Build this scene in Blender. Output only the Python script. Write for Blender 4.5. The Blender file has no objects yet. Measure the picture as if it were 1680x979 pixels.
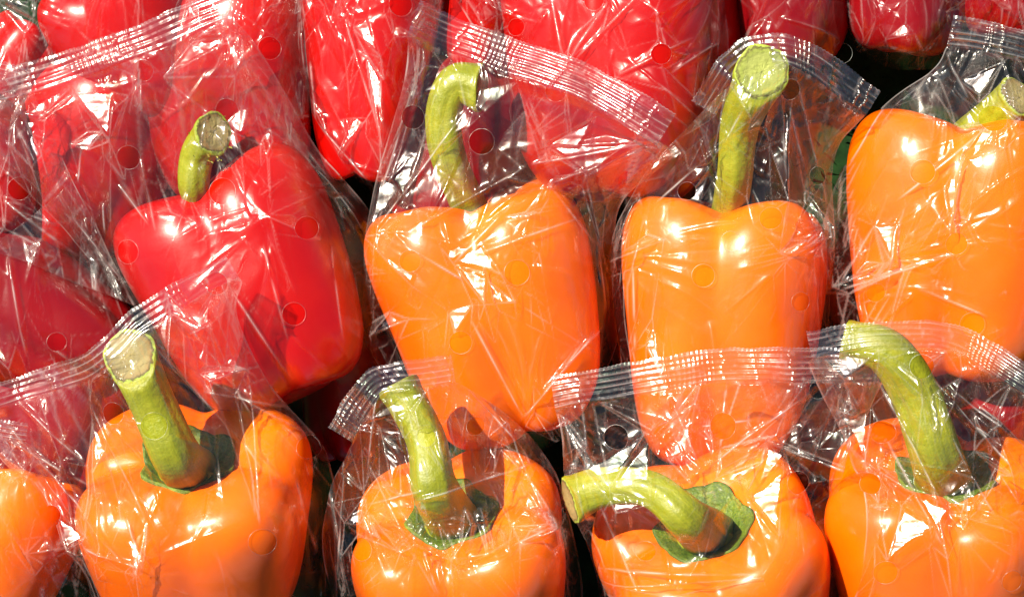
import bpy, math, random
import numpy as np
from mathutils import Vector, Matrix, geometry
from mathutils.bvhtree import BVHTree

# ------------------------------------------------------------------ camera, sky, sun, exposure
scene = bpy.context.scene
D = 1.30                      # camera height over the display, metres
S = 0.39 / 1680.0             # metres per photograph pixel on the display
cam_data = bpy.data.cameras.new('camera')
cam = bpy.data.objects.new('camera', cam_data)
scene.collection.objects.link(cam)
cam.location = (0, 0, D)
cam_data.sensor_width = 36.0
cam_data.lens = 36.0 * D / 0.39
cam_data.clip_start = 0.05
cam_data.clip_end = 60
scene.camera = cam

L = np.array([-0.50, 0.37, 0.80]); L /= np.linalg.norm(L)      # towards the sun
world = bpy.data.worlds.new('World')
scene.world = world
world.use_nodes = True
wn = world.node_tree
for n in list(wn.nodes): wn.nodes.remove(n)
sky = wn.nodes.new('ShaderNodeTexSky'); sky.sky_type = 'NISHITA'; sky.sun_disc = False
sky.air_density = 0.6; sky.dust_density = 1.0; sky.ozone_density = 0.6
sky.sun_elevation = math.asin(L[2]); sky.sun_rotation = math.atan2(L[0], L[1])
bg = wn.nodes.new('ShaderNodeBackground'); bg.inputs['Strength'].default_value = 0.05
wo = wn.nodes.new('ShaderNodeOutputWorld')
wn.links.new(sky.outputs[0], bg.inputs[0]); wn.links.new(bg.outputs[0], wo.inputs[0])
sun_d = bpy.data.lights.new('sun', 'SUN'); sun_d.energy = 5.0; sun_d.angle = math.radians(0.5)
sun_d.color = (1.0, 0.92, 0.76)
sun = bpy.data.objects.new('sun', sun_d); scene.collection.objects.link(sun)
sun.rotation_euler = Vector(L).to_track_quat('Z', 'Y').to_euler()
sun.location = (-0.6, 0.4, 1.2)
scene.view_settings.view_transform = 'Standard'
scene.view_settings.look = 'None'
scene.view_settings.exposure = 1.02
scene.view_settings.gamma = 1
cy = scene.cycles
cy.transparent_max_bounces = 40
cy.max_bounces = 8; cy.diffuse_bounces = 5; cy.glossy_bounces = 4
cy.use_denoising = True
cy.sample_clamp_indirect = 6
cy.caustics_reflective = False

# ------------------------------------------------------------------ helpers
def link(o): scene.collection.objects.link(o); return o
def tag(o, **k):
    for a, b in k.items():
        if b: o[a] = b
    return o
def W(px, py, z=0.0):
    k = S * (D - z) / D
    return np.array([(px - 840.0) * k, (489.5 - py) * k, z])
def mesh_obj(name, V, F, mat, parent=None, origin=(0, 0, 0), smooth=True):
    V = np.asarray(V, dtype=np.float32) - np.asarray(origin, dtype=np.float32)
    me = bpy.data.meshes.new(name)
    me.vertices.add(len(V)); me.vertices.foreach_set('co', V.ravel())
    if isinstance(F, np.ndarray):
        nf, k = F.shape
        me.loops.add(nf * k); me.polygons.add(nf)
        me.loops.foreach_set('vertex_index', F.astype(np.int32).ravel())
        me.polygons.foreach_set('loop_start', np.arange(0, nf * k, k, dtype=np.int32))
        me.polygons.foreach_set('loop_total', np.full(nf, k, dtype=np.int32))
    else:
        me.clear_geometry(); me.from_pydata([tuple(v) for v in V.tolist()], [], F)
    me.update(calc_edges=True); me.validate()
    me.polygons.foreach_set('use_smooth', np.full(len(me.polygons), smooth))
    me.materials.append(mat)
    o = link(bpy.data.objects.new(name, me))
    if parent is not None: o.parent = parent
    return o
def grid_faces(nr, nc, wrap=False):
    r = np.arange(nr - 1)[:, None]; c = np.arange(nc if wrap else nc - 1)[None, :]
    a = r * nc + c; b = r * nc + (c + 1) % nc
    return np.stack([a, b, b + nc, a + nc], -1).reshape(-1, 4)
def catmull(P, n):
    P = np.asarray(P, float)
    if len(P) == 2:
        t = np.linspace(0, 1, n)[:, None]; return P[0] * (1 - t) + P[1] * t
    Q = np.vstack([2 * P[0] - P[1], P, 2 * P[-1] - P[-2]])
    out = []
    for t in np.linspace(0, len(P) - 1 - 1e-9, n):
        i = int(t); f = t - i; a, b, c, d = Q[i:i + 4]
        out.append(0.5 * (2 * b + (c - a) * f + (2 * a - 5 * b + 4 * c - d) * f * f + (3 * b - a - 3 * c + d) * f ** 3))
    return np.array(out)
def vnoise(x, y, rng, scale):
    """smooth value noise over pixel coordinates"""
    G = rng.uniform(-1, 1, (64, 64))
    u = x / scale + 7.3; v = y / scale + 3.1
    i = np.floor(u).astype(int); j = np.floor(v).astype(int); f = u - i; g = v - j
    f = f * f * (3 - 2 * f); g = g * g * (3 - 2 * g)
    a = G[j % 64, i % 64]; b = G[j % 64, (i + 1) % 64]; c = G[(j + 1) % 64, i % 64]; d = G[(j + 1) % 64, (i + 1) % 64]
    return (a * (1 - f) + b * f) * (1 - g) + (c * (1 - f) + d * f) * g

# ------------------------------------------------------------------ materials
def new_mat(name):
    m = bpy.data.materials.new(name); m.use_nodes = True
    nt = m.node_tree
    for n in list(nt.nodes): nt.nodes.remove(n)
    out = nt.nodes.new('ShaderNodeOutputMaterial')
    return m, nt, out
def N(nt, t, **k):
    n = nt.nodes.new(t)
    for a, b in k.items():
        if hasattr(n, a): setattr(n, a, b)
    return n
def noise(nt, scale, detail=3, rough=0.5, vec=None, dist=0):
    n = N(nt, 'ShaderNodeTexNoise'); n.inputs['Scale'].default_value = scale
    n.inputs['Detail'].default_value = detail; n.inputs['Roughness'].default_value = rough
    n.inputs['Distortion'].default_value = dist
    if vec is not None: nt.links.new(vec, n.inputs['Vector'])
    return n
def ramp(nt, src, stops):
    r = N(nt, 'ShaderNodeValToRGB')
    el = r.color_ramp.elements
    while len(el) > 1: el.remove(el[-1])
    el[0].position, el[0].color = stops[0][0], (*stops[0][1], 1)
    for p, c in stops[1:]:
        e = el.new(p); e.color = (*c, 1)
    nt.links.new(src, r.inputs[0]); return r

def pepper_skin(name, ca, cb, cc):
    m, nt, out = new_mat(name)
    p = N(nt, 'ShaderNodeBsdfPrincipled')
    tc = N(nt, 'ShaderNodeTexCoord')
    n1 = noise(nt, 22, 3, 0.5, tc.outputs['Object'])
    r = ramp(nt, n1.outputs[0], [(0.30, cb), (0.52, ca), (0.72, cc)])
    # faint pale lenticels and larger ripening blotches
    sp = N(nt, 'ShaderNodeTexVoronoi'); sp.inputs['Scale'].default_value = 420; nt.links.new(tc.outputs['Object'], sp.inputs['Vector'])
    sr = ramp(nt, sp.outputs['Distance'], [(0.0, (1, 1, 1)), (0.13, (0, 0, 0))])
    sn = noise(nt, 60, 2, 0.5, tc.outputs['Object']); sm = ramp(nt, sn.outputs[0], [(0.52, (0, 0, 0)), (0.66, (0.30, 0.30, 0.30))])
    mu = N(nt, 'ShaderNodeMath', operation='MULTIPLY'); nt.links.new(sr.outputs[0], mu.inputs[0]); nt.links.new(sm.outputs[0], mu.inputs[1])
    nb = noise(nt, 9, 2, 0.5, tc.outputs['Object'], 0.6); rb = ramp(nt, nb.outputs[0], [(0.40, (0, 0, 0)), (0.62, (0.55, 0.55, 0.55))])
    mb = N(nt, 'ShaderNodeMix', data_type='RGBA'); nt.links.new(rb.outputs[0], mb.inputs[0]); nt.links.new(r.outputs[0], mb.inputs[6]); mb.inputs[7].default_value = (*cb, 1)
    mx_ = N(nt, 'ShaderNodeMix', data_type='RGBA'); nt.links.new(mu.outputs[0], mx_.inputs[0]); nt.links.new(mb.outputs[2], mx_.inputs[6])
    mx_.inputs[7].default_value = (min(1, cc[0] * 1.1), cc[1] * 1.8, cc[2] + 0.01, 1)
    nt.links.new(mx_.outputs[2], p.inputs['Base Color'])
    p.inputs['Roughness'].default_value = 0.29; p.inputs['Specular IOR Level'].default_value = 0.3
    p.inputs['Subsurface Weight'].default_value = 0.10
    p.inputs['Subsurface Radius'].default_value = (1.0, 0.3, 0.05)
    p.inputs['Subsurface Scale'].default_value = 0.004
    p.inputs['Coat Weight'].default_value = 0.12
    p.inputs['Coat Roughness'].default_value = 0.16
    n2 = noise(nt, 140, 4, 0.6, tc.outputs['Object'])
    n3 = noise(nt, 1500, 2, 0.5, tc.outputs['Object'])
    ad = N(nt, 'ShaderNodeMath', operation='MULTIPLY_ADD')
    nt.links.new(n3.outputs[0], ad.inputs[0]); ad.inputs[1].default_value = 0.10
    nt.links.new(n2.outputs[0], ad.inputs[2])
    b = N(nt, 'ShaderNodeBump'); b.inputs['Strength'].default_value = 0.16; b.inputs['Distance'].default_value = 0.0005
    nt.links.new(ad.outputs[0], b.inputs['Height']); nt.links.new(b.outputs[0], p.inputs['Normal'])
    nt.links.new(p.outputs[0], out.inputs[0])
    return m
MAT = {}
MAT['orange'] = pepper_skin('orange_skin', (0.86, 0.145, 0.0003), (0.82, 0.100, 0.0003), (0.89, 0.20, 0.0006))
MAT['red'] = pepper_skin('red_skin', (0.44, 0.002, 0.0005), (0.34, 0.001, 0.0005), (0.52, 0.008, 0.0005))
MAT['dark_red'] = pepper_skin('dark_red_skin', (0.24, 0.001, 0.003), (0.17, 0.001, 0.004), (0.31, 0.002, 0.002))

def green(name, ca, cb, cc, rough, sc, bd):
    m, nt, out = new_mat(name)
    p = N(nt, 'ShaderNodeBsdfPrincipled')
    tc = N(nt, 'ShaderNodeTexCoord')
    uv = N(nt, 'ShaderNodeAttribute'); uv.attribute_name = 'along'
    mp = N(nt, 'ShaderNodeMapping'); nt.links.new(uv.outputs['Vector'], mp.inputs['Vector'])
    mp.inputs['Scale'].default_value = (3.0, 1.2, 1.0)
    n1 = noise(nt, 3.0, 5, 0.65, mp.outputs[0])
    n0 = noise(nt, 75, 4, 0.6, tc.outputs['Object'])
    mx = N(nt, 'ShaderNodeMath', operation='MULTIPLY_ADD'); mx.inputs[1].default_value = 0.5
    hm = N(nt, 'ShaderNodeMath', operation='MULTIPLY'); hm.inputs[1].default_value = 0.5
    nt.links.new(n0.outputs[0], hm.inputs[0])
    nt.links.new(n1.outputs[0], mx.inputs[0]); nt.links.new(hm.outputs[0], mx.inputs[2])
    r = ramp(nt, mx.outputs[0], [(0.33, cb), (0.5, ca), (0.64, cc)])
    nt.links.new(r.outputs[0], p.inputs['Base Color'])
    p.inputs['Roughness'].default_value = rough
    p.inputs['Subsurface Weight'].default_value = 0.15
    p.inputs['Subsurface Radius'].default_value = (0.6, 1.0, 0.1)
    p.inputs['Subsurface Scale'].default_value = 0.002
    n2 = noise(nt, sc, 5, 0.65, tc.outputs['Object'])
    b = N(nt, 'ShaderNodeBump'); b.inputs['Strength'].default_value = 0.7; b.inputs['Distance'].default_value = bd
    nt.links.new(n2.outputs[0], b.inputs['Height']); nt.links.new(b.outputs[0], p.inputs['Normal'])
    nt.links.new(p.outputs[0], out.inputs[0])
    return m
MAT['stem'] = green('stem_green', (0.25, 0.265, 0.005), (0.17, 0.20, 0.004), (0.33, 0.32, 0.012), 0.46, 260, 0.0010)
MAT['calyx'] = green('calyx_green', (0.085, 0.14, 0.006), (0.035, 0.075, 0.005), (0.20, 0.27, 0.015), 0.5, 240, 0.0026)
MAT['stem_dry'] = green('stem_browned', (0.42, 0.38, 0.05), (0.20, 0.15, 0.03), (0.52, 0.50, 0.10), 0.6, 500, 0.0016)
def cut_mat(name, ca, cb):
    m, nt, out = new_mat(name)
    p = N(nt, 'ShaderNodeBsdfPrincipled')
    at = N(nt, 'ShaderNodeAttribute'); at.attribute_name = 'along'
    sp = N(nt, 'ShaderNodeSeparateXYZ'); nt.links.new(at.outputs['Vector'], sp.inputs[0])
    tc = N(nt, 'ShaderNodeTexCoord')
    n1 = noise(nt, 420, 4, 0.6, tc.outputs['Object'])
    a = N(nt, 'ShaderNodeMath', operation='MULTIPLY_ADD'); a.inputs[1].default_value = 0.35
    nt.links.new(n1.outputs[0], a.inputs[0]); nt.links.new(sp.outputs[1], a.inputs[2])
    r = ramp(nt, a.outputs[0], [(0.30, ca), (0.72, tuple(0.8 * v for v in ca)), (0.86, cb), (0.95, (0.09, 0.07, 0.015)), (1.05, (0.34, 0.42, 0.05))])
    nt.links.new(r.outputs[0], p.inputs['Base Color']); p.inputs['Roughness'].default_value = 0.7
    b = N(nt, 'ShaderNodeBump'); b.inputs['Strength'].default_value = 0.8; b.inputs['Distance'].default_value = 0.0008
    nt.links.new(n1.outputs[0], b.inputs['Height']); nt.links.new(b.outputs[0], p.inputs['Normal'])
    nt.links.new(p.outputs[0], out.inputs[0]); return m
MAT['cut'] = cut_mat('cut_face', (0.34, 0.27, 0.10), (0.26, 0.18, 0.06))
MAT['cut_green'] = cut_mat('cut_face_green', (0.36, 0.40, 0.09), (0.30, 0.35, 0.06))

def film_mat(name, base, haze, rough, bump, tint=(1, 1, 1), scale=1.0):
    """clear wrapping film: a thin sheet that lets light through and mirrors a little of it"""
    m, nt, out = new_mat(name)
    tc = N(nt, 'ShaderNodeTexCoord')
    # crinkle relief
    wob = noise(nt, 30 * scale, 2, 0.5, tc.outputs['Object'])
    mixv = N(nt, 'ShaderNodeVectorMath', operation='MULTIPLY_ADD')
    nt.links.new(wob.outputs['Color'], mixv.inputs[0]); mixv.inputs[1].default_value = (0.02, 0.02, 0.02)
    nt.links.new(tc.outputs['Object'], mixv.inputs[2])
    v = N(nt, 'ShaderNodeTexVoronoi'); v.feature = 'F1'; v.distance = 'MINKOWSKI'
    v.inputs['Exponent'].default_value = 1.2
    v.inputs['Scale'].default_value = 55 * scale
    nt.links.new(mixv.outputs[0], v.inputs['Vector'])
    n2 = noise(nt, 130 * scale, 3, 0.5, tc.outputs['Object'], 1.0)
    ab = N(nt, 'ShaderNodeMath', operation='MULTIPLY_ADD'); ab.inputs[1].default_value = 0.35
    nt.links.new(n2.outputs[0], ab.inputs[0]); nt.links.new(v.outputs['Distance'], ab.inputs[2])
    b = N(nt, 'ShaderNodeBump'); b.inputs['Strength'].default_value = bump; b.inputs['Distance'].default_value = 0.0022
    nt.links.new(ab.outputs[0], b.inputs['Height'])
    # reflectance
    lw = N(nt, 'ShaderNodeLayerWeight'); lw.inputs['Blend'].default_value = 0.5
    nt.links.new(b.outputs[0], lw.inputs['Normal'])
    pw = N(nt, 'ShaderNodeMath', operation='POWER'); nt.links.new(lw.outputs['Facing'], pw.inputs[0]); pw.inputs[1].default_value = 3.2
    ma = N(nt, 'ShaderNodeMath', operation='MULTIPLY_ADD'); nt.links.new(pw.outputs[0], ma.inputs[0])
    ma.inputs[1].default_value = 0.36; ma.inputs[2].default_value = base; ma.use_clamp = True
    gl = N(nt, 'ShaderNodeBsdfGlossy'); gl.inputs['Roughness'].default_value = rough
    nt.links.new(b.outputs[0], gl.inputs['Normal'])
    g2 = N(nt, 'ShaderNodeBsdfGlossy'); g2.inputs['Roughness'].default_value = min(0.6, rough * 1.65)
    nt.links.new(b.outputs[0], g2.inputs['Normal'])
    g3 = N(nt, 'ShaderNodeBsdfGlossy'); g3.inputs['Roughness'].default_value = min(0.7, rough * 3.4)
    nt.links.new(b.outputs[0], g3.inputs['Normal'])
    mh = N(nt, 'ShaderNodeMixShader'); mh.inputs[0].default_value = 0.10
    nt.links.new(g2.outputs[0], mh.inputs[1]); nt.links.new(g3.outputs[0], mh.inputs[2])
    mg = N(nt, 'ShaderNodeMixShader'); mg.inputs[0].default_value = 0.7
    nt.links.new(gl.outputs[0], mg.inputs[1]); nt.links.new(mh.outputs[0], mg.inputs[2])
    ir = noise(nt, 38, 1, 0.5, tc.outputs['Object'], 1.5)
    rc = ramp(nt, ir.outputs[0], [(0.30, (0.80, 1.0, 0.86)), (0.42, (1, 1, 1)), (0.56, (1, 0.97, 0.92)), (0.66, (1.0, 0.86, 0.95)), (0.72, (0.84, 0.88, 1.0))])
    nt.links.new(rc.outputs[0], gl.inputs['Color']); nt.links.new(rc.outputs[0], g2.inputs['Color']); nt.links.new(rc.outputs[0], g3.inputs['Color'])
    tr = N(nt, 'ShaderNodeBsdfTransparent'); tr.inputs[0].default_value = (*tint, 1)
    df = N(nt, 'ShaderNodeBsdfDiffuse'); df.inputs[0].default_value = (0.85, 0.85, 0.85, 1)
    tl = N(nt, 'ShaderNodeBsdfTranslucent'); tl.inputs[0].default_value = (0.85, 0.85, 0.85, 1)
    md = N(nt, 'ShaderNodeMixShader'); md.inputs[0].default_value = 0.5
    nt.links.new(df.outputs[0], md.inputs[1]); nt.links.new(tl.outputs[0], md.inputs[2])
    # glints painted as milky white along the folds, whichever way they face
    cr = N(nt, 'ShaderNodeAttribute'); cr.attribute_name = 'fold_glint'
    hz = N(nt, 'ShaderNodeMath', operation='MULTIPLY_ADD'); nt.links.new(cr.outputs['Fac'], hz.inputs[0])
    hz.inputs[1].default_value = 0.62; hz.inputs[2].default_value = haze; hz.use_clamp = True
    m1 = N(nt, 'ShaderNodeMixShader'); nt.links.new(hz.outputs[0], m1.inputs[0])
    nt.links.new(tr.outputs[0], m1.inputs[1]); nt.links.new(md.outputs[0], m1.inputs[2])
    m2 = N(nt, 'ShaderNodeMixShader')
    nt.links.new(ma.outputs[0], m2.inputs[0]); nt.links.new(m1.outputs[0], m2.inputs[1]); nt.links.new(mg.outputs[0], m2.inputs[2])
    nt.links.new(m2.outputs[0], out.inputs[0])
    return m
MAT['film'] = film_mat('clear_film', 0.055, 0.0, 0.15, 0.24, (0.995, 0.99, 0.985))
MAT['film_back'] = film_mat('clear_film_back', 0.050, 0.0, 0.16, 0.35, (0.975, 0.975, 0.975))
MAT['seal'] = film_mat('pressed_film', 0.14, 0.012, 0.17, 0.20, (0.95, 0.95, 0.95), 2.2)
MAT['rim'] = film_mat('punched_rim', 0.10, 0.03, 0.30, 0.0, (0.9, 0.9, 0.9))

def mat_green_mat():
    m, nt, out = new_mat('turf_mat')
    p = N(nt, 'ShaderNodeBsdfPrincipled'); tc = N(nt, 'ShaderNodeTexCoord')
    n1 = noise(nt, 160, 5, 0.7, tc.outputs['Object'])
    r = ramp(nt, n1.outputs[0], [(0.35, (0.005, 0.014, 0.004)), (0.65, (0.010, 0.034, 0.008))])
    nt.links.new(r.outputs[0], p.inputs['Base Color']); p.inputs['Roughness'].default_value = 0.9; p.inputs['Specular IOR Level'].default_value = 0.1
    nt.links.new(p.outputs[0], out.inputs[0]); return m
MAT['mat'] = mat_green_mat()

# ------------------------------------------------------------------ the surface under the peppers
def display_surface():
    rng = np.random.default_rng(5)
    n = 140
    x = np.linspace(-0.45, 0.45, n); y = np.linspace(-0.35, 0.35, n)
    X, Y = np.meshgrid(x, y)
    Z = -0.002 + rng.uniform(0, 0.003, X.shape)
    o = mesh_obj('ground', np.stack([X, Y, Z], -1).reshape(-1, 3), grid_faces(n, n), MAT['mat'])
    tag(o, kind='structure', label='dark green display mat under the wrapped peppers')
    V, F = [], []
    for i in range(9000):
        bx, by = rng.uniform(-0.30, 0.30), rng.uniform(-0.2, 0.2)
        a = rng.uniform(0, 6.283); h = rng.uniform(0.005, 0.010); w = 0.0006
        dx, dy = math.cos(a) * w, math.sin(a) * w; lx, ly = rng.uniform(-0.004, 0.004, 2)
        k = len(V); V += [(bx - dx, by - dy, 0), (bx + dx, by + dy, 0), (bx + lx, by + ly, h)]; F.append((k, k + 1, k + 2))
    t = mesh_obj('artificial_grass', V, F, MAT['mat']); tag(t, kind='stuff', label='short dark green turf blades of the display mat')
display_surface()

# ------------------------------------------------------------------ peppers
PEP = {}          # name -> dict(tris for ray casting ...)
PROF = np.array([  # radius, height of a blocky bell pepper from the stem pit to the blossom end
    (0.02, 0.70), (0.14, 0.71), (0.23, 0.77), (0.32, 0.86), (0.45, 0.935), (0.62, 0.965), (0.78, 0.955), (0.91, 0.85), (0.985, 0.66),
    (1.00, 0.40), (0.975, 0.10), (0.94, -0.18), (0.885, -0.46), (0.80, -0.70), (0.66, -0.88), (0.48, -0.96), (0.30, -0.93), (0.12, -0.86), (0.01, -0.84)])
def pepper_body(c, A, F, X, hw, hl, depth, nl, phase, seed, taper=0.0, lobe=1.0, nr=96, nc=144, skew=0.0):
    rng = np.random.default_rng(seed)
    prof = catmull(PROF, nr)
    th = np.linspace(0, 2 * math.pi, nc, endpoint=False)
    cen = phase + np.arange(nl) * 2 * math.pi / nl + rng.uniform(-0.16, 0.16, nl)
    amp = rng.uniform(0.92, 1.05, nl)
    hgt = rng.uniform(-0.07, 0.06, nl)
    b, a = (0.44, 0.62) if nl >= 4 else (0.37, 0.68)
    ri, wi = [], []
    for k in range(nl):
        d = (th - cen[k] + math.pi) % (2 * math.pi) - math.pi
        dd = np.clip(d, -math.pi / 2, math.pi / 2)
        s = np.clip(a * a - (b * np.sin(dd)) ** 2, 0, None)
        r = (b * np.cos(dd) + np.sqrt(s)) * amp[k]
        ri.append(r); 
    ri = np.array(ri)
    K = 26
    lob = np.log(np.exp(K * ri).sum(0)) / K
    wgt = np.exp(K * ri); wgt /= wgt.sum(0)
    hvar = (wgt * hgt[:, None]).sum(0)
    circ = lob.mean()
    groove = np.clip((circ * 1.06 - lob) / (circ * 0.3), 0, 1)           # 1 in a furrow
    V = np.zeros((nr, nc, 3))
    n1 = rng.uniform(0, 6.28, 6)
    for i in range(nr):
        r, h = prof[i]
        t = i / (nr - 1)
        m = (0.55 + 0.45 * abs(h)) * lobe
        if t < 0.2: m *= 0.3 + 0.7 * (t / 0.2)
        m = min(m, 1.25)
        rr = r * (circ * (1 - m) + lob * m)
        hs = 1.0 if h > 0 else 0.8
        top = np.clip((r - 0.2) / 0.5, 0, 1) * np.clip(abs(h), 0, 1)
        hh = h * np.ones(nc) - np.sign(h) * groove * 0.20 * top * hs * lobe + hvar * top * np.sign(h)
        tp = 1 - taper * (0.5 - 0.5 * np.clip(h, -1, 1)) ** 1.2
        rr = rr * tp * (1 + 0.012 * np.sin(2 * th + n1[0] + 2 * h) + 0.010 * np.sin(5 * th + n1[1] + 3 * h) + 0.006 * np.sin(9 * th + n1[2]))
        bx = skew * (h * h - 0.3)
        P = (np.cos(th) * rr * depth)[:, None] * F * hw + ((np.sin(th) * rr + bx)[:, None]) * X * hw + (hh * hl)[:, None] * A
        V[i] = c + P
    return V
def tube(path, radii, nc, lobes=0.0, nphase=0.0, endn=None):
    """swept tube with a parallel frame; returns verts (n,nc,3) and last frame"""
    n = len(path)
    T = np.gradient(path, axis=0); T /= np.linalg.norm(T, axis=1)[:, None]
    if endn is not None:
        for k in range(n):
            f = max(0.0, (k - n * 0.80) / (n * 0.20)) ** 1.5
            T[k] = T[k] * (1 - f) + endn * f; T[k] /= np.linalg.norm(T[k])
    U = np.cross(T[0], [0.3, 0.9, 0.2]); U /= np.linalg.norm(U)
    V = np.zeros((n, nc, 3)); a = np.linspace(0, 2 * math.pi, nc, endpoint=False)
    for k in range(n):
        U = U - T[k] * U.dot(T[k]); U /= np.linalg.norm(U); B = np.cross(T[k], U)
        r = radii[k] * (1 + lobes * np.cos(5 * a + nphase) + lobes * 0.6 * np.cos(3 * a + 1.3 + nphase + k * 0.02) + lobes * 0.35 * np.sin(11 * a + k * 0.03))
        V[k] = path[k] + (np.cos(a) * r)[:, None] * U + (np.sin(a) * r)[:, None] * B
    return V, T[-1], U
def add_along(o, arr):
    at = o.data.attributes.new('along', 'FLOAT_VECTOR', 'POINT'); at.data.foreach_set('vector', np.asarray(arr, np.float32).ravel())
def pepper(key, name, colour, label, px, py, z, hw, hl, roll, tilt, nl, phase, seed, row, stem=None, srad=None, cutn=None,
           depth=0.95, taper=0.12, lobe=1.0, calyx=0, group=None, cut='cut', dry=False, skew=0.0):
    r, t = math.radians(roll), math.radians(tilt)
    A = np.array([math.sin(r) * math.cos(t), math.cos(r) * math.cos(t), math.sin(t)])
    Z = np.array([0, 0, 1.0]); F = Z - A * A[2]; F /= np.linalg.norm(F)
    X = np.cross(A, F); X = X if X.dot([math.cos(r), -math.sin(r), 0]) > 0 else -X
    c = W(px, py, z)
    root = link(bpy.data.objects.new(name, None)); root.location = c; root.empty_display_size = 0.02
    tag(root, label=label, category='pepper', group=group)
    V = pepper_body(c, A, F, X, hw * S, hl * S, depth, nl, math.radians(phase), seed, taper, lobe, skew=skew)
    nr, nc = V.shape[:2]
    faces = grid_faces(nr, nc, True)
    if np.dot(np.cross(F, X), A) < 0: faces = faces
    Vf = V.reshape(-1, 3)
    # orient outwards
    f0 = faces[(nr // 2) * nc]; nrm = np.cross(Vf[f0[1]] - Vf[f0[0]], Vf[f0[2]] - Vf[f0[0]])
    if nrm.dot(Vf[f0[0]] - c) < 0: faces = faces[:, ::-1]
    mesh_obj('body', Vf, faces, MAT[colour], root, c)
    PEP[key] = dict(row=row, c=c, V=[Vf], F=[faces])
    tree = BVHTree.FromPolygons(Vf.tolist(), faces.tolist())
    rng = np.random.default_rng(seed + 90)
    base = c + A * hl * S * 0.69
    # calyx pressed into the stem pit
    if calyx:
        nt_, nr_ = 96, 16
        th = np.linspace(0, 2 * math.pi, nt_, endpoint=False)
        npt = 6
        ed = 1 + 0.10 * np.abs(np.cos(npt * th / 2 + seed)) ** 3 * 1.3 - 0.05 + 0.05 * np.sin(3 * th + seed) + 0.02 * np.sin(17 * th) + 0.012 * np.sin(29 * th + 1)
        CV = np.zeros((nr_, nt_, 3))
        for i in range(nr_):
            for j in range(nt_):
                rho = calyx * S * ed[j] * (0.06 + 0.94 * i / (nr_ - 1))
                dr = F * math.cos(th[j]) + X * math.sin(th[j])
                o = base + dr * rho + A * hl * S
                hit = tree.ray_cast(Vector(o), Vector(-A), 1.0)[0]
                p = np.array(hit) if hit is not None else base + dr * rho
                q = i / (nr_ - 1)
                up = 12.0 * (1 - q) ** 2 + 4.5 + 2.5 * q ** 4 * (0.5 + 0.5 * math.sin(4.3 * th[j] + seed)) + 0.9 * q * math.sin(13 * th[j] + seed) + 0.8 * math.cos(6 * th[j]) * q
                CV[i, j] = p + A * up * S
        # smooth a little around the ring
        for _ in range(2): CV = 0.5 * CV + 0.25 * (np.roll(CV, 1, 1) + np.roll(CV, -1, 1))
        low = CV[-1] - A * 8 * S
        CV = np.concatenate([CV, low[None]], 0)
        o = mesh_obj('calyx', CV.reshape(-1, 3), grid_faces(nr_ + 1, nt_, True), MAT['calyx'], root, c)
        add_along(o, np.stack([np.cos(np.tile(th, nr_ + 1)) * 2, np.repeat(np.arange(nr_ + 1) / 3.0, nt_), np.zeros((nr_ + 1) * nt_)], -1))
    if stem:
        pts = [base - A * 4 * S, base + A * 16 * S] + [W(*q) for q in stem]
        n = 64; path = catmull(pts, n)
        rad = np.interp(np.linspace(0, 1, n), np.linspace(0, 1, len(srad)), srad) * S
        k = np.ones(7) / 7; rp = np.pad(rad, 3, 'edge'); rad = np.convolve(rp, k, 'valid')
        rad = rad * (1 + 0.03 * np.sin(np.linspace(0, 9, n) + seed))
        rad[-4:] *= [1.02, 1.05, 1.07, 1.04]
        en = np.array(cutn, float) / np.linalg.norm(cutn) if cutn is not None else None
        nc2 = 48
        SV, T, U = tube(path, rad, nc2, 0.035, seed, en)
        SV += rng.normal(0, 0.12 * S, SV.shape)
        sf = grid_faces(n, nc2, True)
        a0 = SV[0].mean(0); f = sf[0]; q = SV.reshape(-1, 3)
        if np.cross(q[f[1]] - q[f[0]], q[f[2]] - q[f[0]]).dot(q[f[0]] - a0) < 0: sf = sf[:, ::-1]
        so = mesh_obj('stem', q, sf, MAT['stem_dry'] if dry == 2 else MAT['stem'], root, c)
        an = np.linspace(0, 1, nc2, endpoint=False) * 2 * math.pi
        add_along(so, np.stack([np.tile(np.cos(an), n), np.repeat(np.linspace(0, 1, n) * 0.8, nc2), np.tile(np.sin(an) * 3, n)], -1))
        # cut end
        ring = SV[-1]; cc = ring.mean(0); nn = 9; R = []
        for i in range(nn):
            q_ = 1 - i / (nn - 1) * 0.98
            bul = (0.05 if i < 2 else -0.03 + 0.06 * q_) * rad[-1] * (1 if i else 0)
            R.append(cc + (ring - cc) * q_ + T * bul + rng.normal(0, 0.25 * S, ring.shape) * (1 if 0 < i else 0))
        R = np.array(R); cf = grid_faces(nn, nc2, True)
        qq = R.reshape(-1, 3); f = cf[3 * nc2]
        if np.cross(qq[f[1]] - qq[f[0]], qq[f[2]] - qq[f[0]]).dot(T) < 0: cf = cf[:, ::-1]
        ce = mesh_obj('cut_end', qq, cf, MAT[cut], so, c)
        add_along(ce, np.stack([np.zeros(nn * nc2), np.repeat(1 - np.arange(nn) / (nn - 1), nc2) * 0.86, np.zeros(nn * nc2)], -1))
        if dry:
            # frayed dried skin at the tip of the stem
            V2, F2 = [], []
            for i in range(26):
                a = rng.uniform(0, 6.28); kk = int(rng.integers(n - 14, n - 1)); p = SV[kk, int(a / 6.283 * nc2) % nc2]
                d = p - path[kk]; d /= np.linalg.norm(d); tt = T * rng.uniform(-3, 6) * S + d * rng.uniform(2, 7) * S
                sd = np.cross(d, T) * rng.uniform(3, 7) * S
                b0 = len(V2); V2 += [p - d * S, p + sd - d * S, p + sd * 0.6 + tt, p + tt * 0.7]; F2.append((b0, b0 + 1, b0 + 2, b0 + 3))
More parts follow.
